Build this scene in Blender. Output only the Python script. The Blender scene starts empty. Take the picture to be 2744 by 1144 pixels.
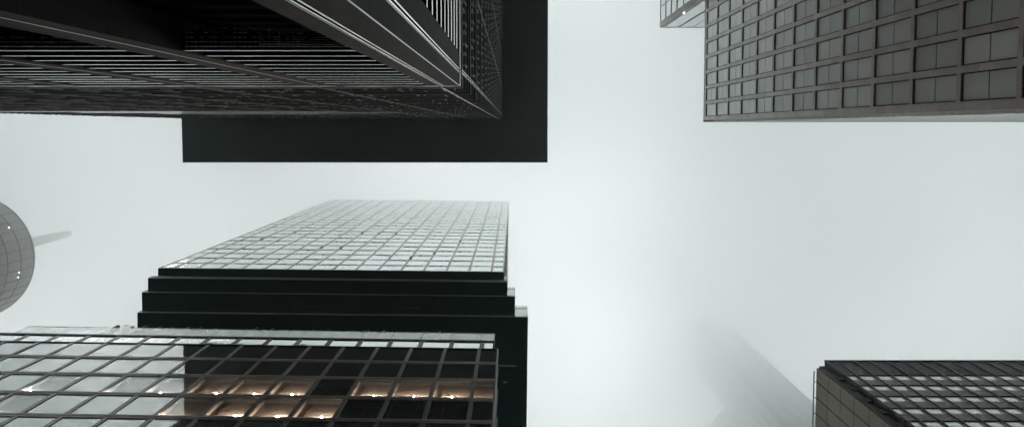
import bpy, bmesh, math, random
from mathutils import Vector, Matrix
random.seed(7)
EYE = 1.6                       # camera height; every height below is given above the eye and lifted by EYE
sc = bpy.context.scene
C = sc.collection

# ------------------------------------------------------------------ materials
def mat(name, color=(.1,.1,.1), rough=.6, metal=0.0, ior=1.5, noise=0.0, nscale=2.0, joints=None, bump=0.0,
        emit=None, estr=0.0, vary=0.0, spec=.5, streak=0.0):
    m = bpy.data.materials.new(name); m.use_nodes = True
    nt = m.node_tree; N = nt.nodes; L = nt.links
    b = N['Principled BSDF']
    b.inputs['Roughness'].default_value = rough; b.inputs['Metallic'].default_value = metal
    b.inputs['IOR'].default_value = ior
    b.inputs['Specular IOR Level'].default_value = spec
    col = N.new('ShaderNodeRGB'); col.outputs[0].default_value = (*color, 1); cur = col.outputs[0]
    tc = N.new('ShaderNodeTexCoord')
    def mult(cur, val):
        mx = N.new('ShaderNodeVectorMath'); mx.operation = 'SCALE'
        L.new(cur, mx.inputs[0]); L.new(val, mx.inputs['Scale']); return mx.outputs[0]
    def mapr(val, a, b_, lo, hi):
        r = N.new('ShaderNodeMapRange'); L.new(val, r.inputs[0])
        for i, v in enumerate((a, b_, lo, hi)): r.inputs[i+1].default_value = v
        return r.outputs[0]
    if noise:
        n = N.new('ShaderNodeTexNoise'); n.inputs['Scale'].default_value = nscale; n.inputs['Detail'].default_value = 6
        L.new(tc.outputs['Object'], n.inputs['Vector'])
        cur = mult(cur, mapr(n.outputs[0], .3, .7, 1-noise, 1+noise))
        L.new(mapr(n.outputs[0], .3, .7, max(0, rough-.08), min(1, rough+.08)), b.inputs['Roughness'])
        if bump:
            bp = N.new('ShaderNodeBump'); bp.inputs['Strength'].default_value = bump; bp.inputs['Distance'].default_value = .05
            L.new(n.outputs[0], bp.inputs['Height']); L.new(bp.outputs[0], b.inputs['Normal'])
    if streak:                   # rain streaks running down the wall
        mp = N.new('ShaderNodeMapping'); mp.inputs['Scale'].default_value = (1.6, 1.6, .05)
        L.new(tc.outputs['Object'], mp.inputs[0])
        n = N.new('ShaderNodeTexNoise'); n.inputs['Scale'].default_value = 1.0; n.inputs['Detail'].default_value = 5
        L.new(mp.outputs[0], n.inputs['Vector'])
        cur = mult(cur, mapr(n.outputs[0], .3, .7, 1-streak, 1+streak))
    if joints:                   # (along wall, up wall, joint width, darkness): stone panel joints and panel-to-panel tone
        ju, jv, jw, jd = joints
        sx = N.new('ShaderNodeSeparateXYZ'); L.new(tc.outputs['Object'], sx.inputs[0])
        def M(op, a, b_=None):
            n = N.new('ShaderNodeMath'); n.operation = op
            for i, v in enumerate((a, b_)):
                if v is None: continue
                if isinstance(v, (int, float)): n.inputs[i].default_value = v
                else: L.new(v, n.inputs[i])
            return n.outputs[0]
        s = M('ADD', sx.outputs[0], sx.outputs[1])
        us = M('DIVIDE', s, ju); vs = M('DIVIDE', sx.outputs[2], jv)
        line = M('MULTIPLY', M('GREATER_THAN', M('FRACT', us), jw/ju), M('GREATER_THAN', M('FRACT', vs), jw/jv))
        cur = mult(cur, mapr(line, 0, 1, jd, 1))
        cb = N.new('ShaderNodeCombineXYZ'); L.new(M('FLOOR', us), cb.inputs[0]); L.new(M('FLOOR', vs), cb.inputs[1])
        wn = N.new('ShaderNodeTexWhiteNoise'); wn.noise_dimensions = '2D'; L.new(cb.outputs[0], wn.inputs[0])
        cur = mult(cur, mapr(wn.outputs[0], 0, 1, .86, 1.12))
    if vary:
        oi = N.new('ShaderNodeObjectInfo')
        cur = mult(cur, mapr(oi.outputs['Random'], 0, 1, 1-vary, 1+vary))
    L.new(cur, b.inputs['Base Color'])
    if emit:
        b.inputs['Emission Color'].default_value = (*emit, 1); b.inputs['Emission Strength'].default_value = estr
    return m

def glass(name, tint, r0, rough=.03, see=0.0, wave=.15, wscale=.35, gloss=(.9,.93,.93), vary=.15, tcol=(.55,.55,.55), power=4.0):
    """reflective curtain-wall glass: Fresnel mix of a mirror over a dark body or over a tinted transparent pane"""
    m = bpy.data.materials.new(name); m.use_nodes = True
    nt = m.node_tree; N = nt.nodes; L = nt.links
    for n in list(N):
        if n.type != 'OUTPUT_MATERIAL': N.remove(n)
    out = [n for n in N if n.type == 'OUTPUT_MATERIAL'][0]
    lw = N.new('ShaderNodeLayerWeight'); lw.inputs[0].default_value = .5     # facing = 1 - cos
    pw = N.new('ShaderNodeMath'); pw.operation = 'POWER'; pw.inputs[1].default_value = power; L.new(lw.outputs['Facing'], pw.inputs[0])
    fr = N.new('ShaderNodeMapRange'); L.new(pw.outputs[0], fr.inputs[0]); fr.inputs[3].default_value = r0
    gl = N.new('ShaderNodeBsdfGlossy'); gl.inputs['Roughness'].default_value = rough
    gl.inputs['Color'].default_value = (*gloss, 1)
    oi = N.new('ShaderNodeObjectInfo')
    r = N.new('ShaderNodeMapRange'); L.new(oi.outputs['Random'], r.inputs[0])
    r.inputs[3].default_value = 1-vary; r.inputs[4].default_value = 1+vary
    if see:
        body = N.new('ShaderNodeBsdfTransparent'); body.inputs[0].default_value = (*tcol, 1)
    else:
        body = N.new('ShaderNodeBsdfDiffuse')
        vm = N.new('ShaderNodeVectorMath'); vm.operation = 'SCALE'; vm.inputs[0].default_value = tint
        L.new(r.outputs[0], vm.inputs['Scale']); L.new(vm.outputs[0], body.inputs[0])
    tc = N.new('ShaderNodeTexCoord'); n = N.new('ShaderNodeTexNoise'); n.inputs['Scale'].default_value = wscale
    n.inputs['Detail'].default_value = 2
    L.new(tc.outputs['Object'], n.inputs['Vector'])
    bp = N.new('ShaderNodeBump'); bp.inputs['Strength'].default_value = wave; bp.inputs['Distance'].default_value = .05
    L.new(n.outputs[0], bp.inputs['Height']); L.new(bp.outputs[0], gl.inputs['Normal'])
    mx = N.new('ShaderNodeMixShader')
    L.new(fr.outputs[0], mx.inputs[0]); L.new(body.outputs[0], mx.inputs[1]); L.new(gl.outputs[0], mx.inputs[2])
    L.new(mx.outputs[0], out.inputs['Surface'])
    return m

M = dict(
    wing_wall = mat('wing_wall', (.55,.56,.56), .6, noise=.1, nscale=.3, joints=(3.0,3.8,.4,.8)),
    reflection_white = mat('reflection_white', (.85,.86,.85), .5),  # flat white in place of the reflection on the strip under tower B
    glass_f = glass('glass_f', (.72,.70,.67), .36, wave=.05, power=4, vary=.10),
    asphalt = mat('asphalt', (.05,.05,.052), .85, noise=.25, nscale=.8),
    paving  = mat('paving', (.06,.058,.055), .85, noise=.2, joints=(1.2,1.2,.02,.6)),
    stone_dark = mat('stone_dark', (.030,.024,.020), .7, spec=.3, noise=.35, nscale=9, joints=(.85,.85,.014,.35), streak=.12),
    metal_black = mat('metal_black', (.008,.014,.014), .75, noise=.3, nscale=1.5, spec=.15),
    soffit  = mat('soffit', (.17,.235,.235), .8, noise=.12, nscale=.12, spec=.2),
    polished = mat('polished', (.85,.86,.86), .16, metal=1, noise=.05),
    rail_bright = mat('rail_bright', (.8,.82,.82), .3, metal=.9),
    fin     = mat('fin', (.20,.20,.19), .5, metal=.3, noise=.3, nscale=3),
    ledge   = mat('ledge', (.028,.031,.030), .5, noise=.3, nscale=3),
    grille  = mat('grille', (.8,.8,.76), .4),
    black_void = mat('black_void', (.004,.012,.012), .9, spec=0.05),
    b_frame = mat('b_frame', (.72,.66,.63), .3, metal=.75, noise=.15, nscale=1.5, streak=.1),
    b_line  = mat('b_line', (.38,.34,.32), .7),
    b_soffit = mat('b_soffit', (.075,.165,.155), .85, noise=.1, spec=.1),
    b_trim  = mat('b_trim', (.80,.77,.74), .45, noise=.1),
    c_band  = mat('c_band', (.40,.37,.345), .4, metal=.25, noise=.12, nscale=2.5, streak=.1),
    c_dark  = mat('c_dark', (.018,.018,.018), .6),
    c_strip = mat('c_strip', (.135,.122,.114), .30, ior=1.8),
    d_stone = mat('d_stone', (.58,.505,.46), .38, ior=1.8, noise=.12, nscale=5, joints=(1.02,1.3,.02,.6), streak=.12),
    d_frame = mat('d_frame', (.012,.014,.013), .5),
    d_side  = mat('d_side', (.75,.70,.66), .5, noise=.15, streak=.2),
    e_frame = mat('e_frame', (.40,.36,.34), .6, noise=.1),
    f_stone = mat('f_stone', (.29,.235,.19), .7, noise=.16, nscale=7, streak=.08),
    f_dark  = mat('f_dark', (.016,.019,.019), .6, noise=.2, nscale=1),
    f_spandrel = mat('f_spandrel', (.12,.105,.095), .5, noise=.15, nscale=2),
    f_fin   = mat('f_fin', (.05,.048,.046), .5),
    f_line  = mat('f_line', (.10,.10,.095), .5),
    blind   = mat('blind', (.74,.72,.68), .8, noise=.08, vary=.12),
    blind_d = mat('blind_d', (.52,.50,.48), .8, vary=.1),
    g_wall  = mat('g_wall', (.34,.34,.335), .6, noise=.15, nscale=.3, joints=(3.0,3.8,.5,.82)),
    h_wall  = mat('h_wall', (.25,.22,.205), .45, noise=.15, nscale=.6),
    h_line  = mat('h_line', (.02,.02,.02), .7),
    mast    = mat('mast', (.75,.72,.70), .6, noise=.1),
    curtain = mat('curtain', (.50,.41,.34), .8, noise=.18, nscale=5),
    room    = mat('room', (.05,.045,.04), .8),
    jamb    = mat('jamb', (.32,.27,.22), .6),
    white_wall = mat('white_wall', (.5,.5,.48), .7, noise=.1),
    lamp_warm = mat('lamp_warm', (1,.9,.7), .5, emit=(1,.84,.68), estr=1250),
    lamp_cool = mat('lamp_cool', (1,1,1), .5, emit=(1,.97,.9), estr=600),
    lamp_far = mat('lamp_far', (1,1,1), .5, emit=(1,1,.97), estr=8),
    glass_a = glass('glass_a', (.006,.008,.008), .1, wave=.3),
    glass_b = glass('glass_b', (.30,.33,.33), .72, wave=.08, power=2, gloss=(.94,.98,.97), vary=.1),
    glass_c = glass('glass_c', (.030,.034,.034), .40, wave=.12, wscale=.25, gloss=(.86,.90,.89), power=3),
    glass_c_lit = glass('glass_c_lit', (0,0,0), .12, see=1, wave=.12, wscale=.25, gloss=(.80,.84,.83), tcol=(.85,.85,.85), power=4),
    glass_rail = glass('glass_rail', (0,0,0), .12, see=1, wave=.05, tcol=(.80,.83,.82)),
    glass_d = glass('glass_d', (.74,.765,.75), .04, rough=.36, wave=.06, wscale=.5, power=3.6, vary=.20),
    glass_e = glass('glass_e', (.26,.29,.285), .16, wave=.06, power=2),
)

# ------------------------------------------------------------------ mesh helpers
class MB:
    def __init__(s): s.bm = bmesh.new(); s.mats = []
    def mi(s, m):
        if m not in s.mats: s.mats.append(m)
        return s.mats.index(m)
    def box(s, x0, x1, y0, y1, z0, z1, m):
        if x0 > x1: x0, x1 = x1, x0
        if y0 > y1: y0, y1 = y1, y0
        if z0 > z1: z0, z1 = z1, z0
        v = [s.bm.verts.new(p) for p in ((x0,y0,z0),(x1,y0,z0),(x1,y1,z0),(x0,y1,z0),(x0,y0,z1),(x1,y0,z1),(x1,y1,z1),(x0,y1,z1))]
        i = s.mi(m)
        for q in ((3,2,1,0),(4,5,6,7),(0,1,5,4),(1,2,6,5),(2,3,7,6),(3,0,4,7)):
            f = s.bm.faces.new([v[k] for k in q]); f.material_index = i
        return s
    def prism(s, pts, z0, z1, m):
        a = [s.bm.verts.new((x,y,z0)) for x,y in pts]; b = [s.bm.verts.new((x,y,z1)) for x,y in pts]
        i = s.mi(m); n = len(pts)
        s.bm.faces.new(a[::-1]).material_index = i; s.bm.faces.new(b).material_index = i
        for k in range(n): s.bm.faces.new((a[k],a[(k+1)%n],b[(k+1)%n],b[k])).material_index = i
        return s
    def tube(s, p, q, r0, r1, m, n=10):
        p, q = Vector(p), Vector(q); d = (q-p).normalized()
        u = d.orthogonal().normalized(); w = d.cross(u); i = s.mi(m)
        a = [s.bm.verts.new(p+r0*(math.cos(t)*u+math.sin(t)*w)) for t in [2*math.pi*k/n for k in range(n)]]
        b = [s.bm.verts.new(q+r1*(math.cos(t)*u+math.sin(t)*w)) for t in [2*math.pi*k/n for k in range(n)]]
        s.bm.faces.new(a[::-1]).material_index = i; s.bm.faces.new(b).material_index = i
        for k in range(n): s.bm.faces.new((a[k],a[(k+1)%n],b[(k+1)%n],b[k])).material_index = i
        return s
    def ball(s, c, r, m, seg=10):
        i = s.mi(m)
        g = bmesh.ops.create_uvsphere(s.bm, u_segments=seg, v_segments=seg//2+1, radius=r, matrix=Matrix.Translation(c))
        for v in g['verts']:
            for f in v.link_faces: f.material_index = i; f.smooth = True
        return s
    def build(s, name, parent=None, kind=None, label=None):
        bmesh.ops.recalc_face_normals(s.bm, faces=s.bm.faces)
        me = bpy.data.meshes.new(name); s.bm.to_mesh(me); s.bm.free()
        for m in s.mats: me.materials.append(M[m])
        o = bpy.data.objects.new(name, me); C.objects.link(o)
        if parent: o.parent = parent
        if kind: o['kind'] = kind
        if label: o['label'] = label
        return o

def thing(name, label, cat, loc=(0,0), rot=0.0, group=None):
    o = bpy.data.objects.new(name, None); C.objects.link(o)
    o.location = (loc[0], loc[1], EYE); o.rotation_euler = (0,0,rot)
    o['label'] = label; o['category'] = cat
    if group: o['group'] = group
    return o
def tag(o, label, cat, group=None):
    o['label'] = label; o['category'] = cat
    if group: o['group'] = group
    return o

# the camera's projection, used only to find which windows show largest
def seen_area(root, pts):
    mw = Matrix.Translation(root.location) @ Matrix.Rotation(root.rotation_euler.z, 4, 'Z')
    uv = []
    for p in pts:
        w = mw @ Vector(p); z = w.z-EYE
        if z < 1: return 0
        uv.append((2000*w.x/z, 2000*w.y/z))
    xs = [u for u,_ in uv]; ys = [v for _,v in uv]
    if max(xs) < -1377 or min(xs) > 1367 or max(ys) < -342 or min(ys) > 802: return 0
    a = 0
    for k in range(4):
        x0,y0 = uv[k]; x1,y1 = uv[(k+1)%4]; a += x0*y1-x1*y0
    return abs(a)/2

def windows(root, axis, plane, nsign, cells, matname, thick=.06, name='window', tilt=.25, frame=None, limit=100, split=None, split_gap=.10):
    """each cell (u0,u1,z0,z1) is one pane in the plane axis=plane; the largest become objects, the rest one stuff part"""
    def P(u, z): return (u, plane, z) if axis == 'y' else (plane, u, z)
    ranked = sorted(cells, key=lambda c: -seen_area(root, [P(c[0],c[2]),P(c[1],c[2]),P(c[1],c[3]),P(c[0],c[3])]))
    cache = {}
    def pane(mb, w, h, o=(0,0)):
        d0, d1 = (-thick, 0) if nsign > 0 else (0, thick)
        segs = [(-h/2, h/2)] if not split else [(-h/2, h*(split-.5)-split_gap/2), (h*(split-.5)+split_gap/2, h/2)]
        for z0, z1 in segs:
            if axis == 'y': mb.box(-w/2, w/2, d0, d1, z0, z1, matname)
            else: mb.box(d0, d1, -w/2, w/2, z0, z1, matname)
            if split and frame:
                pass
    def ring(mb, w, h):
        t = .07; e = .05
        for (a0,a1,z0,z1) in ((-w/2-t,w/2+t,-h/2-t,-h/2),(-w/2-t,w/2+t,h/2,h/2+t),(-w/2-t,-w/2,-h/2,h/2),(w/2,w/2+t,-h/2,h/2)):
            d0, d1 = (-.08, e) if nsign > 0 else (-e, .08)
            if axis == 'y': mb.box(a0,a1,d0,d1,z0,z1,frame)
            else: mb.box(d0,d1,a0,a1,z0,z1,frame)
    rest = MB(); restf = MB(); nrest = 0
    for i, (u0,u1,z0,z1) in enumerate(ranked):
        w, h = round(u1-u0, 3), round(z1-z0, 3); c = Vector(P((u0+u1)/2, (z0+z1)/2))
        big = i < limit and seen_area(root, [P(u0,z0),P(u1,z0),P(u1,z1),P(u0,z1)]) > 0
        ty, tz = math.radians(random.gauss(0, tilt)), math.radians(random.gauss(0, tilt))
        R = (Matrix.Rotation(ty, 4, 'X') if axis == 'y' else Matrix.Rotation(ty, 4, 'Y')) @ Matrix.Rotation(tz, 4, 'Z')
        if big:
            if (w,h) not in cache:
                mb = MB(); pane(mb, w, h); o = mb.build(name, root)
                fo = None
                if frame: fm = MB(); ring(fm, w, h); fo = fm.build('frame', o)
                cache[(w,h)] = (o, fo)
            else:
                o0, f0 = cache[(w,h)]; o = o0.copy(); C.objects.link(o); o.parent = root
                if f0: f = f0.copy(); C.objects.link(f); f.parent = o
            o.matrix_local = Matrix.Translation(c) @ R
        else:
            nrest += 1
            for mb, fn in ((rest, pane), (restf, ring)):
                if fn is ring and not frame: continue
                n0 = len(mb.bm.verts); fn(mb, w, h); mb.bm.verts.ensure_lookup_table()
                bmesh.ops.transform(mb.bm, matrix=Matrix.Translation(c) @ R, verts=mb.bm.verts[n0:])
    if nrest:
        o = rest.build(name, root, kind='stuff')
        if frame: restf.build('frame', o, kind='stuff')

# ------------------------------------------------------------------ ground
def struct(mb, name):
    o = mb.build(name); o['kind'] = 'structure'; return o
g = MB(); g.box(-2000,2000,-2000,2000,-.5,0,'asphalt'); struct(g, 'ground')
g = MB(); g.box(-60,14,-1.14,12,.004,.12,'paving'); struct(g, 'pavement')

# ------------------------------------------------------------------ A: dark tower beside the camera, with a huge overhanging block
A = thing('dark_tower', 'near black stone tower seen from its foot, carrying a wide overhanging dark block', 'building')
AX, AY, AL = -1.5, -1.15, -40.3
YB = -46.0
Z1, Z2 = 20.9, 104.0
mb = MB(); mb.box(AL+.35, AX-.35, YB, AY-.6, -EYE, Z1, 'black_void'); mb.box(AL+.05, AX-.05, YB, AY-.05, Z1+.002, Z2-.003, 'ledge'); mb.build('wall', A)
mb = MB(); mb.box(-46.2, 4.7, YB-6, 4.87, Z2, Z2+7.5, 'soffit'); mb.build('overhanging_block', A)
def column(x0, x1, y0, y1, z0=-EYE, z1=Z1-.43):
    mb = MB(); mb.box(x0, x1, y0, y1, z0, z1, 'stone_dark'); return mb.build('column', A)
# corner column, L shaped in plan, running on up the tower
def strips(parent, zt0, zt1, face):
    """pair of polished metal strips with a black groove between, on the +Y or +X face"""
    mb = MB()
    if face == 'y':
        for x in (-1.935, -2.005, -2.045): mb.box(x-.014 if x!=-2.045 else x-.004, x+.014 if x!=-2.045 else x+.004, AY-.02, AY+.012, zt0, zt1, 'polished')
        mb.box(-1.990, -1.950, AY-.02, AY+.004, zt0, zt1, 'black_void')
    else:
        for y in (-1.515, -1.585, -1.48): mb.box(AX-.02, AX+.012, y-.014 if y!=-1.48 else y-.004, y+.014 if y!=-1.48 else y+.004, zt0, zt1, 'polished')
        mb.box(AX-.02, AX+.004, -1.570, -1.530, zt0, zt1, 'black_void')
    return mb.build('metal_strip', parent)
mb = MB(); mb.prism([(AX,AY),(-2.38,AY),(-2.38,AY-.5),(AX-.5,AY-.5),(AX-.5,-2.07),(AX,-2.07)], -EYE, Z1-.43, 'stone_dark')
cc = mb.build('corner_column', A)
strips(cc, -EYE, Z1-.44, 'y'); strips(cc, -EYE, Z1-.44, 'x')
mb = MB(); mb.tube((AX+.004,AY+.004,-EYE),(AX+.004,AY+.004,Z1-.45),.009,.009,'rail_bright',6); mb.build('corner_bead', cc)
cols_y = [-5.44-3.39*k for k in range(11)]
for x in cols_y:
    o = column(x-.39, x+.39, AY-.5, AY)
    b = MB(); b.box(x+.06, x+.075, AY-.01, AY+.006, -EYE, Z1-.44, 'rail_bright'); b.build('metal_strip', o)
for k in range(6):
    y = -5.1-3.39*k; column(AX-.5, AX, y-.39, y+.39)
# louvers: polished upright flashings, one set per bay
def louvers_y(x0, x1):
    mb = MB()
    z = 11.4
    while z < Z1-1.0:
        mb.box(x0, x1, AY-.030, AY-.012, z, z+.00052*z*z, 'polished')
        mb.box(x0, x1, AY-.30, AY-.031, z+.02, z+.05, 'metal_black'); z += .84
    mb.box(x0, x1, AY-.30, AY-.02, Z1-1.02, Z1-.43, 'metal_black'); return mb.build('louver_bank', A)
def louvers_x(y0, y1):
    mb = MB(); z = 11.4
    while z < Z1-1.0:
        mb.box(AX-.030, AX-.012, y0, y1, z, z+.0008*z*z, 'polished')
        mb.box(AX-.30, AX-.031, y0, y1, z+.02, z+.05, 'metal_black'); z += .84
    mb.box(AX-.30, AX-.02, y0, y1, Z1-1.02, Z1-.43, 'metal_black'); return mb.build('louver_bank', A)
edges = [-2.38] + [e for x in cols_y for e in (x+.39, x-.39)] + [AL]
bays = [(edges[i+1]+.003, edges[i]-.003) for i in range(0, len(edges)-1, 2)]
for (x0, x1) in bays: louvers_y(x0, x1)
ey = [-2.07] + [e for k in range(6) for e in (-5.1-3.39*k+.39, -5.1-3.39*k-.39)]
for i in range(0, len(ey)-1, 2): louvers_x(ey[i+1]+.003, ey[i]-.003)
# egg-crate ceiling panels glimpsed below the louvers
def crate(x0, x1, rows, dy, dens=1):
    mb = MB(); p = .072
    for r in range(rows):
        y = AY-.055-dy*r; z = 11.2
        n = int((x1-x0)/(p/dens))
        for i in range(n):
            fade = (i/n)
            if r > 1 and random.random() > .35+.7*fade: continue
            x = x0+i*p/dens
            mb.box(x, x+.046/dens, y-.004, y+.004, z, z+.05+.03*fade, 'grille')
    for i in range(int((x1-x0)/.14)):
        x = x0+i*.14; mb.box(x, x+.004, AY-.055-dy*rows, AY-.04, 11.23, 11.24, 'fin')
    return mb.build('ceiling_grille', A)
crate(-4.9, -2.42, 5, .068); crate(-3.8, -2.42, 9, .034, 2)
crate(-8.3, -5.9, 3, .066); crate(-11.6, -9.3, 2, .066)
mb = MB()
for i in range(26):
    y = -2.10-.06*i
    for x in (AX-.06, AX-.12, AX-.18, AX-.24): mb.box(x-.004, x+.004, y, y-.04, 11.2, 11.215, 'grille')
mb.build('ceiling_grille', A)
# belt trim
mb = MB(); mb.box(AL, AX+.02, AY-.05, AY+.02, Z1-.42, Z1-.02, 'polished'); mb.box(AX-.05, AX+.021, YB, AY+.02, Z1-.36, Z1-.02, 'polished'); mb.build('belt_trim', A)
# upper storeys: stone ledges and small projecting fins; a pattern within each storey band
zt = Z1; nfl = 20; fh = (Z2-Z1)/nfl
for f in range(nfl):
    z0 = Z1+.004+fh*f; mb = MB()
    smooth = f in (7,8,9)
    # three sill ledges on both faces
    for k in range(5):
        zz = z0+.10+k*.83; pr = (.045,.02,.032,.02,.03)[k]
        mb.box(AL-.10, AX+pr, AY-.05, AY+pr, zz, zz+(.30,.10,.16,.10,.14)[k], 'ledge')
        mb.box(AX-.05, AX+pr-.001, YB, AY-.051, zz, zz+(.30,.10,.16,.10,.14)[k], 'ledge')
        mb.box(AL-.12, AL+.02, AY-.04, AY+.055, zz+.02, zz+.22, 'ledge')
    x = AX-.25
    while x > AL:
        if random.random() < .8:
            a = z0+random.choice((.2,1.0,1.9)); p = .03+.03*random.random()
            if not (smooth and x < -9): mb.box(x-.012, x+.012, AY-.04, AY+p, a, a+random.choice((.5,.8,1.2)), 'fin')
            if f > 9 : mb.box(x-.10, x-.05, AY-.04, AY+p+.02, a+.3, a+.9, 'ledge')
        x -= .33
    y = AY-.4
    while y > -20:
        a = z0+.5+1.2*((y*1.7)%1); p = .05+.03*random.random()
        mb.box(AX-.04, AX+p, y-.02, y+.02, a, a+.9, 'fin')
        y -= .31
    o = mb.build('storey_band', A)
    if smooth:
        xs0 = (-8, -5, -11)[f-7]; b = MB(); b.box(AL+4*(f-6), xs0-4, AY+.0561, AY+.059, z0+.9, z0+2.3, 'polished'); b.box(AL+9+3*(f-7), xs0, AY+.0561, AY+.059, z0+2.9, z0+3.5, 'polished'); b.build('window_strip', o)
# the corner column with its strips carries on up; so do the other columns as slim ribs
oc = A
for zt0, zt1 in ((Z1, Z2-.01),):
    b = MB(); b.box(-1.955,-1.925, AY+.03, AY+.056, zt0, zt1, 'polished'); b.box(-2.02,-1.995, AY+.03, AY+.056, zt0, zt1, 'rail_bright'); b.build('metal_strip', oc)
    b = MB(); b.box(AX+.03, AX+.056, -1.53, -1.49, zt0, zt1, 'polished'); b.box(AX+.03, AX+.056, -1.62, -1.585, zt0, zt1, 'polished'); b.build('metal_strip', oc)
for x in cols_y:
    b = MB(); b.box(x-.02, x+.05, AY-.02, AY+.05, Z1, Z2-.01, 'fin'); b.build('rib', A)
for k in range(5):
    y = -5.1-3.39*k; b = MB(); b.box(AX-.02, AX+.05, y-.05, y+.05, Z1, Z2-.01, 'fin'); b.build('rib', A)

# ------------------------------------------------------------------ B: pale glass tower on stepped overhanging slabs
B = thing('glass_tower', 'tall pale glass tower rising from stepped black overhangs into the fog', 'building', (-1.19, 16.8), math.radians(.67))
W = 40.2; zb, fl, nf = 86.0, 3.6, 23; ztop = zb+fl*nf
mb = MB(); mb.box(-W+.02, -.02, .12, 26, zb+.02, ztop-.02, 'b_line'); mb.build('wall', B)
mb = MB(); mb.box(-W, 0, 0, 26.02, zb-.02, zb+.30, 'b_soffit'); mb.build('soffit', B)
# mullion grid on the camera side: storey bands with a dark line, and pilasters
vx = [-1.4-2.655*k for k in range(15)]
mb = MB()
for i in range(nf+1):
    z = zb+fl*i+(.31 if i == 0 else 0)
    mb.box(-W, 0, -.02, .10, z-(.01 if i == 0 else .16), z+.16, 'b_frame')
    if 0 < i < nf: mb.box(-W, 0, -.030, -.021, z-.03, z+.05, 'b_line')
mb.build('storey_bands', B)
for x in vx:
    for k in (0,):
        b = MB(); b.box(x-.16, x+.16, -.016, .10, zb+.32, ztop, 'b_frame'); b.box(x-.02, x+.02, -.03, -.017, zb+.32, ztop, 'b_line'); b.build('pilaster', B)
for x0, x1 in ((-W-.01, -W+.14), (-.14, .01)):
    b = MB(); b.box(x0, x1, -.03, .11, zb+.32, ztop+.002, 'b_frame'); b.build('corner_post', B)
ux = [-W+.14]+[v for x in reversed(vx) for v in (x-.16, x+.16)]+[-.14]
cells = []
for i in range(nf):
    z0 = zb+fl*i+(.48 if i == 0 else .165); z1 = zb+fl*(i+1)-.165
    for k in range(0, len(ux)-1, 2): cells.append((ux[k], ux[k+1], z0, z1))
windows(B, 'y', .02, -1, cells, 'glass_b', tilt=.35)
# a few tilted-out vents that read as dark ticks
for (k, i) in ((3,3),(12,8),(2,6),(8,4),(9,4),(6,8),(7,8),(8,8),(13,6),(4,2)):
    x = -1.4-2.655*k if k < 15 else 0; z = zb+fl*i+1.2
    b = MB(); b.box(x-.16, x+.16, -.11, -.051, z, z+.7, 'b_line'); b.build('vent', B)
# side face towards the street: slim storey lines over glass
b = MB(); b.box(-.019, -.005, .13, 25.9, zb+.3, ztop-.03, 'glass_b'); b.build('side_glazing', B)
b = MB()
for i in range(nf+1): b.box(-.004, .03, .13, 26, zb+fl*i+(.32 if i==0 else -.15), zb+fl*i+(.5 if i==0 else .15), 'b_frame')
b.build('side_bands', B)
# stepped slabs (front y, left x, right x, underside z)
steps = [(.95, -40.85, .46, 84.9, 88.0), (2.5, -41.35, 1.36, 84.45, 89.4), (4.7, -41.6, 2.85, 83.85, 89.0), (6.5, -43.7, -34, 60, 87.5)]
for n, (y, xl, xr, z, zt) in enumerate(steps):
    yb = (steps[n+1][0] if n < 2 else 44)
    b = MB()
    if n == 0:
        b.box(xl, xr, y, y+1.54, z, zb-.03, 'b_soffit')
        b.box(xr-.45+.0, xr, y, y+1.54, zb-.031, zt-1.0, 'b_soffit')
    elif n == 1:
        b.box(xl, xr, y, y+2.19, z, zb-.05, 'b_soffit'); b.box(.02, xr, y, y+2.19, zb-.051, zt-1.0, 'b_soffit')
    elif n == 2:
        b.box(xl, xr, y, 44, z, zb-.07, 'b_soffit'); b.box(.03, xr, y, 44, zb-.071, zt-1.0, 'b_soffit')
    else:
        b.box(xl, xr, y, 40, z, z+23.5, 'b_soffit')
    s = b.build('overhang_slab', B)
    b = MB(); b.box(xl-.01, xr+.01, y-.03, y-.002, z+.02, z+.80, 'b_trim'); b.build('edge_trim', s)
    if n < 3:
        x0 = max(0.02, (steps[n-1][2] if n else .02))
        b = MB(); b.box(x0, xr-.01, y-.03, y-.004, z+.2, zt-1.25, 'glass_e'); b.build('glazing', s)
        b = MB(); b.box(x0, xr, y-.06, y-.031, zt-1.24, zt-1.06, 'b_line'); b.build('parapet_edge', s)
        b = MB(); b.box(x0, xr, y-.03, y-.01, zt-1.0, zt, 'glass_rail'); b.box(xr-.03,xr,y-.005,y+5,zt-1,zt,'glass_rail'); b.build('glass_guard', s)
        b = MB(); b.box(x0, xr+.02, y-.04, y, zt, zt+.05, 'b_frame'); b.build('handrail', s)
    else:
        b = MB(); b.box(xl-.01, xr, y-.03, y-.004, z+.2, z+22.4, 'glass_b'); b.build('glazing', s)
        b = MB()
        for zz in (z+22.41, z+18.6, z+14.9): b.box(xl-.02, xr, y-.08, y-.03, zz, zz+.45, 'b_frame')
        for xx in (xl-.03, xl+1.9, xl+4.6): b.box(xx, xx+.28, y-.10, y-.031, z+5, z+22.4, 'b_frame')
        b.build('frame', s)
        b = MB(); b.box(xl, xr, y-.02, y+.0, z+23.6, z+25.1, 'glass_rail'); b.box(xl, xl+.02, y, y+6, z+23.6, z+25.1, 'glass_rail'); b.build('glass_guard', s)
        b = MB(); b.box(xl-.02, xr, y-.03, y+.01, z+25.1, z+25.16, 'b_frame'); b.build('handrail', s)
# strip between the two highest undersides, painted white for the glass's bright reflection
b = MB(); b.box(-40.8, .45, .88, .915, 84.93+.60, 85.93, 'reflection_white'); b.build('reflection_strip', B)
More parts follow.
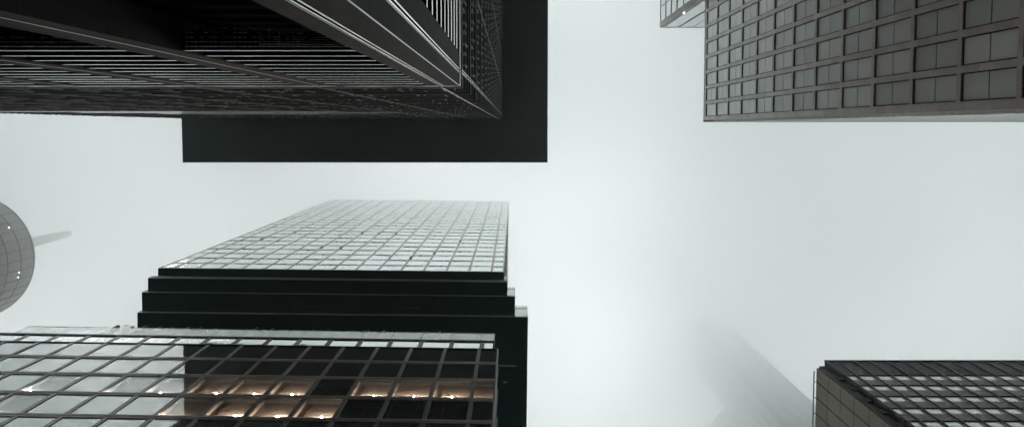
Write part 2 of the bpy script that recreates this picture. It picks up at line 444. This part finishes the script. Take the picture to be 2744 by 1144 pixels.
# small struts tucked into the dark underside on the street side
for x0, x1, y in ((-.5, 1.6, 10.2), (0.1, .55, 12.1), (-24, -21, 3.9), (-12.5,-9.5,3.9)):
    b = MB(); b.box(x0, x1, y, y+.16, 83.65, 83.84, 'b_trim') if y > 4 else b.box(x0, x1, y, y+.03, 84.36, 84.44, 'c_band'); b.build('service_strut', B)
mb = MB(); mb.box(-38, -5, 9, 42, -EYE, 83.84, 'b_soffit'); mb.build('core', B)

# ------------------------------------------------------------------ C: lower glass office block with lit rooms
Cb = thing('office_block', 'lower glass office block with warm lit rooms in front of the stepped black overhangs', 'building', (-1.25, 17.9), math.radians(.92))
cf = 3.78; ct = 59.64; CW = 58.0
cx = [-1.55-2.74*k for k in range(21)]
mb = MB(); mb.box(-CW, -.06, 1.25, 15, -EYE, ct-.06, 'c_dark'); mb.build('wall', Cb)
zs = [ct-cf*i for i in range(9)]
bh = .23
for i, z in enumerate(zs):      # each floor edge: two flat bands and the dark groove between
    mb = MB()
    if i == 0:
        mb.box(-CW, 0, -.03, 1.24, z-.16, z, 'c_dark')
    else:
        mb.box(-CW, 0, -.02, 1.24, z-bh, z-.03, 'c_band'); mb.box(-CW, 0, .0, 1.24, z-.029, z+.029, 'c_dark'); mb.box(-CW, 0, -.04, 1.24, z+.03, z+bh, 'c_band')
    mb.build('floor_band', Cb)
for k, x in enumerate(cx):
    for i in range(len(zs)-1):
        z1 = zs[i]-(.161 if i == 0 else bh+.001); z0 = zs[i+1]+bh+.001
        if k and i > 5: continue
        b = MB(); b.box(x-.135, x+.135, -.01, .3, z0, z1, 'c_strip'); b.box(x-.145, x-.136, -.012, .1, z0, z1, 'c_dark')
        b.build('pilaster', Cb, kind=None)
b = MB(); b.box(-.12, 0, -.05, .4, 20, ct-.17, 'c_strip'); b.build('corner_post', Cb)
b = MB()
for y in (1.3, 3.2, 5.6): b.box(-.05, .02, y, y+.12, -EYE, ct-.2, 'c_strip')
b.build('side_fins', Cb)
b = MB(); b.box(-.08, -.03, .41, 14.9, -EYE, ct-.17, 'glass_c'); b.build('side_glazing', Cb)
lit = {}     # (bay, row): (lamp offset share, lamp kind); bay k lies left of column k-1
for k, off in ((0,None),(1,.5),(2,.45),(3,.62),(5,.62),(6,.72),(7,.80)): lit[(k,2)] = (off,'lamp_warm')
lit[(2,2)] = (.60,'lamp_warm')
for k, off in ((4,.72),(5,.72),(6,.78),(7,None)): lit[(k,3)] = (off,'lamp_warm')
for k, off in ((8,.36),(9,None),(11,.15)): lit[(k,2)] = (off,'lamp_cool')
for k, off in ((11,None),): lit[(k,3)] = (off,'lamp_cool')
cells = []
bayx = [(-1.55+.136, -.12)] + [(cx[k+1]+.136, cx[k]-.146) for k in range(20)]
for i in range(8):
    z1 = zs[i]-(.162 if i == 0 else bh+.002); z0 = zs[i+1]+bh+.002
    for k, (x0, x1) in enumerate(bayx):
        if (k, i-0) in lit and i in (2,3):
            pass
        if (k, i) in lit:
            off, kind = lit[(k,i)]
            o = MB(); w = x1-x0; h = z1-z0
            o.box(x0, x1, .04, .07, z0, z1, 'glass_c_lit'); o = o.build('window', Cb)
            r = MB(); warm = kind == 'lamp_warm'; d = .34
            r.box(x0+.02, x1-.02, d, d+.05, z0+.02, z1-.03, 'curtain' if warm else 'white_wall')
            r.box(x0-.01, x0+.03, .08, d-.001, z0+.02, z1-.03, 'jamb' if warm else 'white_wall'); r.box(x1-.03, x1+.01, .08, d-.001, z0+.02, z1-.03, 'curtain')
            r.box(x0+.031, x1-.031, .08, d-.001, z1-.10, z1-.03, 'room'); r.box(x0+.031, x1-.031, .08, d-.001, z0, z0+.05, 'room')
            if warm and (k+i) % 2: r.box(x0+.42, x0+.46, d-.03, d-.002, z0+.06, z1-.11, 'room')
            r = r.build('room', o)
            if off is not None:
                l = MB(); l.ball((x0+.1+(w-.2)*off, .17, z0+.50), .06 if warm else .05, kind); l.build('lamp', r)
            else:
                l = MB(); l.ball((x0+.5, .2, z0+.12), .05, kind); l.build('lamp', r)
        else: cells.append((x0, x1, z0, z1))
windows(Cb, 'y', .04, -1, cells, 'glass_c', tilt=.15, limit=75)
# set-back clerestory storey with slanted brackets and a glass guard round the roof terrace
ys = 1.5; zc0, zc1, zc2 = ct, 66.9, 69.4
mb = MB(); mb.box(-CW, -.52, ys+.1, 14.8, ct-.059, zc1, 'c_dark'); mb.build('roof_storey_wall', Cb)
cells = []
for k in range(20):
    x0 = cx[k+1]+.19; x1 = cx[k]-.19; cells.append((x0-.02, x1-.02, ct+.05, zc1-.25))
cells.append((-1.36, -.6, ct+.05, zc1-.25))
windows(Cb, 'y', ys+.04, -1, cells, 'glass_b', tilt=.1, limit=22, name='clerestory_window')
for x in cx:
    b = MB(); b.box(x-.2, x+.18, ys, ys+.09, ct+.02, zc1-.26, 'c_strip'); b.box(x-.22, x-.201, ys-.01, ys+.05, ct+.02, zc1-.26, 'c_dark'); b.build('clerestory_post', Cb)
b = MB(); b.box(-CW, -.5, ys-.04, ys+.099, zc1-.25, zc1-.03, 'c_dark'); b.box(-CW, -.5, ys-.02, ys+.4, zc1+.001, zc1+.30, 'c_strip'); b.build('roof_edge', Cb)
gx = [-44.5] + [x-.2 for x in reversed(cx) if x > -44] + [-.52]
for a, bx in zip(gx[:-1], gx[1:]):
    b = MB(); b.box(a+.02, bx-.02, ys, ys+.02, zc1+.31, zc2, 'glass_rail'); b.build('glass_guard', Cb)
b = MB(); b.box(gx[0], -.5, ys-.02, ys+.03, zc2, zc2+.05, 'b_frame'); b.box(-.54,-.5,ys+.031,ys+4,zc2,zc2+.05,'b_frame'); b.build('handrail', Cb)
for k, x in enumerate(cx[2:14]):
    b = MB()
    if k % 2 == 0 or k > 8:
        b.box(x-.62, x-.34, ys+.6, ys+1.1, zc1+.3, zc2+3.1, 'c_dark')
        b.box(x+1.0, x+1.12, ys+.6, ys+.9, zc1+.3, zc2+2.9, 'c_strip')
        b.build('roof_fin', Cb)

# ------------------------------------------------------------------ D: brown stone office tower
D = thing('stone_tower', 'brown grey stone office tower with rows of wide paired windows', 'building', (25.8, -.95))
Dt, df = 101.5, 5.22
mb = MB(); mb.box(.16, 66, -19.6, -.16, -EYE, Dt-.3, 'd_frame'); mb.build('core', D)
pitch = 2.04; wy = [(-.62-pitch*k-1.48, -.62-pitch*k) for k in range(9)]   # (y0,y1) of each window column
zst = [Dt-.55-df*i for i in range(19)]
# stone grid: horizontal storey piers and vertical bands, butt-jointed
ylo = wy[-1][0]-.5
for i, z in enumerate(zst):
    b = MB(); b.box(0, .2, ylo, 0, z-.20 if i else z-.2, (Dt if i == 0 else z+.20), 'd_stone'); b.build('storey_band', D)
vb = [(wy[0][1]+.08, -.001)] + [(wy[k+1][1]+.08, wy[k][0]-.08) for k in range(8)] + [(ylo, wy[-1][0]-.08)]
for (y0, y1) in vb:
    b = MB(); prev = None
    for i in range(18):
        b.box(.002, .2, y0, y1, zst[i+1]+.201, zst[i]-.201, 'd_stone')
    b.build('pier', D)
cells = []
for i in range(18):
    for (y0, y1) in wy: cells.append((y0, y1, zst[i+1]+.27, zst[i]-.27))
windows(D, 'x', .13, -1, cells, 'glass_d', frame='d_frame', split=.5, tilt=.18)
# second, slightly set-back slim return on the +Y side with bright glass between thin bands
b = MB(); b.box(.21, 66.1, -.159, -.02, -EYE, Dt-.4, 'd_side'); b.build('side_wall', D)
b = MB(); b.box(1.0, 66.2, -.019, .20, -EYE, Dt-.7, 'd_side'); b.build('side_return', D)
for i in range(19):
    z = Dt-1.2-df*i; b = MB()
    b.box(1.2, 66, .201, .206, z-1.9, z, 'glass_b'); b.build('side_window_strip', D)
    b = MB(); b.box(1.2, 66, .201, .216, z-2.6, z-2.5, 'd_frame'); b.build('side_groove', D)
b = MB(); b.box(-.03, 66, ylo, .22, Dt+.001, Dt+.25, 'd_stone'); b.build('roof_coping', D)

# ------------------------------------------------------------------ E: pale glass tower behind D
E_ = thing('pale_glass_tower', 'pale foggy glass tower whose corner shows beyond the brown stone office tower', 'building', (24.81, -16.9))
Et = 128.0
mb = MB(); mb.box(.1, 45, -40, -.1, -EYE, Et-.1, 'e_frame'); mb.build('core', E_)
cells = []; ef = 4.3
for i in range(13):
    z1 = Et-.5-ef*i
    for k in range(12):
        y1 = -1.0-2.5*k; cells.append((y1-2.28, y1, z1-ef+.65, z1))
windows(E_, 'x', .06, -1, cells, 'glass_e', tilt=.2, limit=40)
for i in range(14):
    z = Et-ef*i; b = MB(); b.box(.0, .099, -31, -.9, z-.49, z+.05-.001*i, 'e_frame'); b.build('storey_band', E_)
for (x0,x1,y0,y1) in ((-.02,.7,-.89,.0),):
    b = MB(); b.box(x0, x1, y0, y1, -EYE, Et+.06, 'e_frame'); b.build('corner_post', E_)
cells = []
for i in range(26):
    z1 = Et-.25-2.15*i
    for k in range(9): cells.append((.75+2.4*k, .75+2.4*k+2.22, z1-1.98, z1))
windows(E_, 'y', -.06, 1, cells, 'glass_e', tilt=.2, limit=60)
for k in (1,3,5,7):
    b = MB(); b.box(.75+2.4*k-.15, .75+2.4*k+.09, -.099, .03, 60, Et-.2, 'e_frame'); b.build('mullion', E_)
b = MB(); b.box(.71, 24, -.10, .02, Et-.19, Et+.05, 'e_frame'); b.build('roof_edge', E_)
b = MB(); b.ball((.25, .12, 111), .08, 'lamp_far'); b.build('facade_lamp', E_)

# ------------------------------------------------------------------ F: dark office building lower right
F = thing('dark_office_building', 'dark office building with slanting rows of grey blinds behind slim fins', 'building', (39.55, 29.5))
Ft = 93.5; ff = 3.48
mb = MB(); mb.box(.0, 60, .25, 30, -EYE, Ft-.06, 'f_dark'); mb.build('core', F)
b = MB(); b.box(-.02, 60, .0, .24, Ft-.30, Ft, 'f_dark'); b.build('roof_edge', F)
b = MB(); b.box(.0, 60, .12, .249, Ft-5.4, Ft-.301, 'f_dark'); b.build('louver_screen', F)
z = Ft-5.5
xs = [1.46-2.07+2.07*k for k in range(27)]; xs[0] = .12
rows = []
for i in range(14):
    z1 = z-ff*i; z0 = z1-1.72; rows.append((z0, z1))
    b = MB(); b.box(.0, 60, .10, .249, z0-1.75, z0, 'f_spandrel'); b.box(.0,60,.08,.248,z1-.06,z1+.0,'f_dark'); b.build('spandrel', F)
for k, x in enumerate(xs):
    b = MB(); b.box(x-.065, x+.065, -.03, .099, -EYE, Ft-5.4, 'f_fin'); b.box(x-.045, x+.045, -.05, .119, Ft-5.399, Ft-.301, 'f_line'); b.build('fin', F)
def f_window():
    mb = MB(); mb.box(-.88, .88, 0, .04, -.80, .80, 'glass_f'); w = mb.build('window', F)
    m2 = MB(); m2.box(-.52,.6,-.012,-.001,-.80,-.785,'blind_d'); m2.box(-.52,-.28,-.012,-.001,-.785,-.35,'blind_d'); m2.box(.02,.2,-.012,-.001,-.785,-.42,'blind_d'); m2.box(.42,.6,-.012,-.001,-.785,-.5,'blind_d'); m2.build('blind_slats', w)
    return w
proto = f_window(); sub = proto.children[0]; n = 0
ranked = []
for i, (z0, z1) in enumerate(rows):
    for k in range(26):
        xc = (xs[k]+xs[k+1])/2
        ranked.append((-seen_area(F, [(xc-.9,.2,z0),(xc+.9,.2,z0),(xc+.9,.2,z1),(xc-.9,.2,z1)]), xc, (z0+z1)/2, xs[k+1]-xs[k]))
ranked.sort(); rest = MB()
for i, (a, xc, zc, w) in enumerate(ranked):
    if i < 100 and a < 0:
        if i == 0: o = proto
        else:
            o = proto.copy(); C.objects.link(o); o.parent = F
            s2 = sub.copy(); C.objects.link(s2); s2.parent = o
        o.location = (xc, .19, zc); o.scale.x = (w-.13)/1.76
        o.rotation_euler = (math.radians(random.gauss(0,.2)), 0, 0)
    else: rest.box(xc-w/2+.11, xc+w/2-.11, .19, .23, zc-.8, zc+.8, 'blind')
rest.build('window', F, kind='stuff')
# stone clad wing on the street side, with dark joints, and the rail hung off its roof
b = MB(); b.box(-1.08, -.003, .95, 30.5, -EYE, Ft-.25, 'f_stone'); wing = b.build('stone_wing', F)
b = MB()
for i in range(16):
    zz = Ft-.3-ff*i; b.box(-1.10, -1.081, .96, 30.4, zz-.05, zz, 'f_dark')
for k in range(14):
    yy = 2.6+2.03*k; b.box(-1.13, -1.111, yy, yy+.16, -EYE, Ft-.4, 'f_dark')
b.build('panel_joints', wing)
b = MB(); b.box(-.90, -.25, .60, .949, -EYE, Ft-.6, 'f_dark'); b.build('recess', F)
for i in range(8):
    b = MB(); b.box(-.7, -.02, .45, .59, Ft-6.2-ff*i, Ft-5.0-ff*i, 'f_dark'); b.build('recess_bracket', F)
b = MB(); b.box(-1.62, -1.52, 1.2, 26, Ft-.75, Ft-.62, 'f_dark'); rail = b.build('roof_rail', F)
for k in range(12):
    yy = 2.55+2.03*k; b = MB(); b.box(-1.52, -1.09, yy, yy+.07, Ft-.72, Ft-.65, 'f_dark'); b.build('bracket', rail)

# ------------------------------------------------------------------ G: ghost tower deep in the fog
G = thing('fogbound_tower', 'tall square tower almost lost in the fog, left of the dark office building', 'building', (55, 60))
b = MB(); b.box(0, 10.5, 0, 12.5, -EYE, 222, 'g_wall'); b.build('shaft', G)
b = MB(); b.box(1.2, 10.0, 0.6, 9.5, 222.01, 236, 'g_wall'); b.build('upper_tier', G)
b = MB()
for k in range(5): b.box(-.15, -.002, .5+2.6*k, 1.1+2.6*k, -EYE, 221, 'g_wall')
for k in range(4): b.box(.8+2.6*k, 1.4+2.6*k, -.15, -.002, -EYE, 221, 'g_wall')
b.build('ribs', G)
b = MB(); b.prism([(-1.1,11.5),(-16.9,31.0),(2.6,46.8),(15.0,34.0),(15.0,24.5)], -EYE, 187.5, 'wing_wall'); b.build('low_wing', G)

# ------------------------------------------------------------------ H: round tower with a mast
H = thing('round_tower', 'round grey tower with a gridded wall and a mast fading into fog', 'building', (-98.5, 23.4))
Ht = 135; R = 11.2; n = 96
mb = MB(); mb.prism([(R*math.cos(2*math.pi*k/n), R*math.sin(2*math.pi*k/n)) for k in range(n)], -EYE, Ht, 'h_wall'); w_ = mb.build('wall', H)
b = MB()
for k in range(40):
    a = 2*math.pi*k/40
    ca, sa = math.cos(a), math.sin(a); t = .05
    b.prism([((R-.02)*ca-t*sa,(R-.02)*sa+t*ca),((R-.02)*ca+t*sa,(R-.02)*sa-t*ca),((R+.06)*ca+t*sa,(R+.06)*sa-t*ca),((R+.06)*ca-t*sa,(R+.06)*sa+t*ca)], -EYE, Ht-.05, 'h_line')
b.build('mullions', w_)
for i in range(24):
    z = Ht-.4-3.5*i; b = MB(); n2 = 64
    ro, ri = R+.07, R-.03
    vo = [(ro*math.cos(2*math.pi*k/n2), ro*math.sin(2*math.pi*k/n2)) for k in range(n2)]
    b.prism(vo, z-.06, z+.06, 'h_line'); b.build('storey_ring', w_)
def radial_lamp(u, v):        # lamp on the near wall at the given bearing and height
    a = math.radians(u); b = MB(); b.ball(((R+.15)*math.cos(a), (R+.15)*math.sin(a), v), .05, 'lamp_far'); b.build('wall_lamp', H)
radial_lamp(-31, 130.5); radial_lamp(10.9, 130.6); radial_lamp(15.3, 130.6)
b = MB(); b.tube((0,0,Ht),(0,0,Ht+16),1.1,1.0,'mast',12); b.tube((0,0,Ht+16),(0,0,Ht+29),1.0,.8,'mast',12); b.build('mast', H)

# ------------------------------------------------------------------ haze: one closed box of fog, thickening into low cloud
mb = MB(); mb.box(-420, 420, -420, 420, -EYE-1.0+EYE-.6, 240+EYE, 'asphalt'); hz = mb.build('haze'); hz['kind'] = 'stuff'
hm = bpy.data.materials.new('haze'); hm.use_nodes = True
N = hm.node_tree.nodes; L = hm.node_tree.links
for nn in list(N):
    if nn.type != 'OUTPUT_MATERIAL': N.remove(nn)
out = [x for x in N if x.type == 'OUTPUT_MATERIAL'][0]
pv = N.new('ShaderNodeVolumePrincipled'); pv.inputs['Color'].default_value = (.962,.975,.975,1); pv.inputs['Anisotropy'].default_value = .45
geo = N.new('ShaderNodeNewGeometry'); sx = N.new('ShaderNodeSeparateXYZ'); L.new(geo.outputs['Position'], sx.inputs[0])
mr = N.new('ShaderNodeMapRange'); mr.interpolation_type = 'SMOOTHSTEP'; L.new(sx.outputs[2], mr.inputs[0])
for i, v in enumerate((88+EYE, 166+EYE, .0002, .046)): mr.inputs[i+1].default_value = v
fn = N.new('ShaderNodeTexNoise'); fn.inputs['Scale'].default_value = 1/75; fn.inputs['Detail'].default_value = 1.5; L.new(geo.outputs['Position'], fn.inputs['Vector'])
fr_ = N.new('ShaderNodeMapRange'); L.new(fn.outputs[0], fr_.inputs[0])
for i, v in enumerate((.35, .65, .70, 1.30)): fr_.inputs[i+1].default_value = v
fm = N.new('ShaderNodeMath'); fm.operation = 'MULTIPLY'; L.new(mr.outputs[0], fm.inputs[0]); L.new(fr_.outputs[0], fm.inputs[1])
L.new(fm.outputs[0], pv.inputs['Density'])
L.new(pv.outputs[0], out.inputs['Volume'])
hz.data.materials.clear(); hz.data.materials.append(hm)

# ------------------------------------------------------------------ sky and sun
el, az = math.radians(58), math.radians(212)      # az: behind the dark tower
wd = bpy.data.worlds.new('World'); sc.world = wd; wd.use_nodes = True
N = wd.node_tree.nodes; L = wd.node_tree.links; bg = N['Background']
sky = N.new('ShaderNodeTexSky'); sky.sky_type = 'NISHITA'; sky.sun_disc = False
sky.sun_elevation = el; sky.sun_rotation = math.pi/2-az; sky.dust_density = 4
bw = N.new('ShaderNodeRGBToBW'); L.new(sky.outputs[0], bw.inputs[0])
tc = N.new('ShaderNodeTexCoord'); nz = N.new('ShaderNodeTexNoise'); nz.inputs['Scale'].default_value = 1.6; nz.inputs['Detail'].default_value = 4
L.new(tc.outputs['Generated'], nz.inputs['Vector'])
cr = N.new('ShaderNodeMapRange'); L.new(nz.outputs[0], cr.inputs[0])
for i, v in enumerate((.3, .7, 9.0, 12.5)): cr.inputs[i+1].default_value = v
sp = N.new('ShaderNodeVectorMath'); sp.operation = 'DOT_PRODUCT'; L.new(tc.outputs['Generated'], sp.inputs[0]); sp.inputs[1].default_value = Vector((.06,.09,1)).normalized()
gr = N.new('ShaderNodeMapRange'); gr.interpolation_type = 'SMOOTHSTEP'; L.new(sp.outputs['Value'], gr.inputs[0])
for i, v in enumerate((.80, 1.0, .06, 2.3)): gr.inputs[i+1].default_value = v
mm = N.new('ShaderNodeMath'); mm.operation = 'MULTIPLY'; L.new(cr.outputs[0], mm.inputs[0]); L.new(gr.outputs[0], mm.inputs[1])
cl = N.new('ShaderNodeVectorMath'); cl.operation = 'SCALE'; cl.inputs[0].default_value = (.965,1.0,1.0); L.new(mm.outputs[0], cl.inputs['Scale'])
mx = N.new('ShaderNodeMix'); mx.data_type = 'RGBA'; mx.inputs[0].default_value = .88
L.new(sky.outputs[0], mx.inputs[6]); L.new(cl.outputs[0], mx.inputs[7])
L.new(mx.outputs[2], bg.inputs[0]); bg.inputs[1].default_value = .1
sd = bpy.data.lights.new('sun', 'SUN'); sd.energy = 1.5; sd.angle = math.radians(14); sd.color = (1,.97,.93)
so = bpy.data.objects.new('sun', sd); C.objects.link(so)
dirv = Vector((math.cos(el)*math.cos(az), math.cos(el)*math.sin(az), math.sin(el)))
so.rotation_euler = dirv.to_track_quat('Z', 'Y').to_euler(); so.location = (0,0,400)

# ------------------------------------------------------------------ camera, looking almost straight up
cd = bpy.data.cameras.new('camera'); cam = bpy.data.objects.new('camera', cd); C.objects.link(cam)
cd.sensor_width = 36; cd.lens = 2000/2744*36; cd.clip_start = .05; cd.clip_end = 5000
cd.shift_x = -5/2744; cd.shift_y = -116/2744
t = math.atan(114/2000); s, c = math.sin(t), math.cos(t)
fwd = Vector((0, s, c)); right = Vector((1,0,0)); up = Vector((0,-c,s))
cam.matrix_world = Matrix(((right.x,up.x,-fwd.x,0),(right.y,up.y,-fwd.y,0),(right.z,up.z,-fwd.z,EYE),(0,0,0,1)))
sc.camera = cam
sc.view_settings.view_transform = 'Standard'; sc.view_settings.look = 'None'
sc.view_settings.exposure = 1.72; sc.view_settings.gamma = 1
sc.render.engine = 'CYCLES'
cy = sc.cycles
cy.use_denoising = True; cy.max_bounces = 24; cy.volume_bounces = 16; cy.diffuse_bounces = 3; cy.glossy_bounces = 4
cy.transparent_max_bounces = 12; cy.volume_max_steps = 256; cy.sample_clamp_indirect = 1.0; cy.volume_step_rate = 1.0
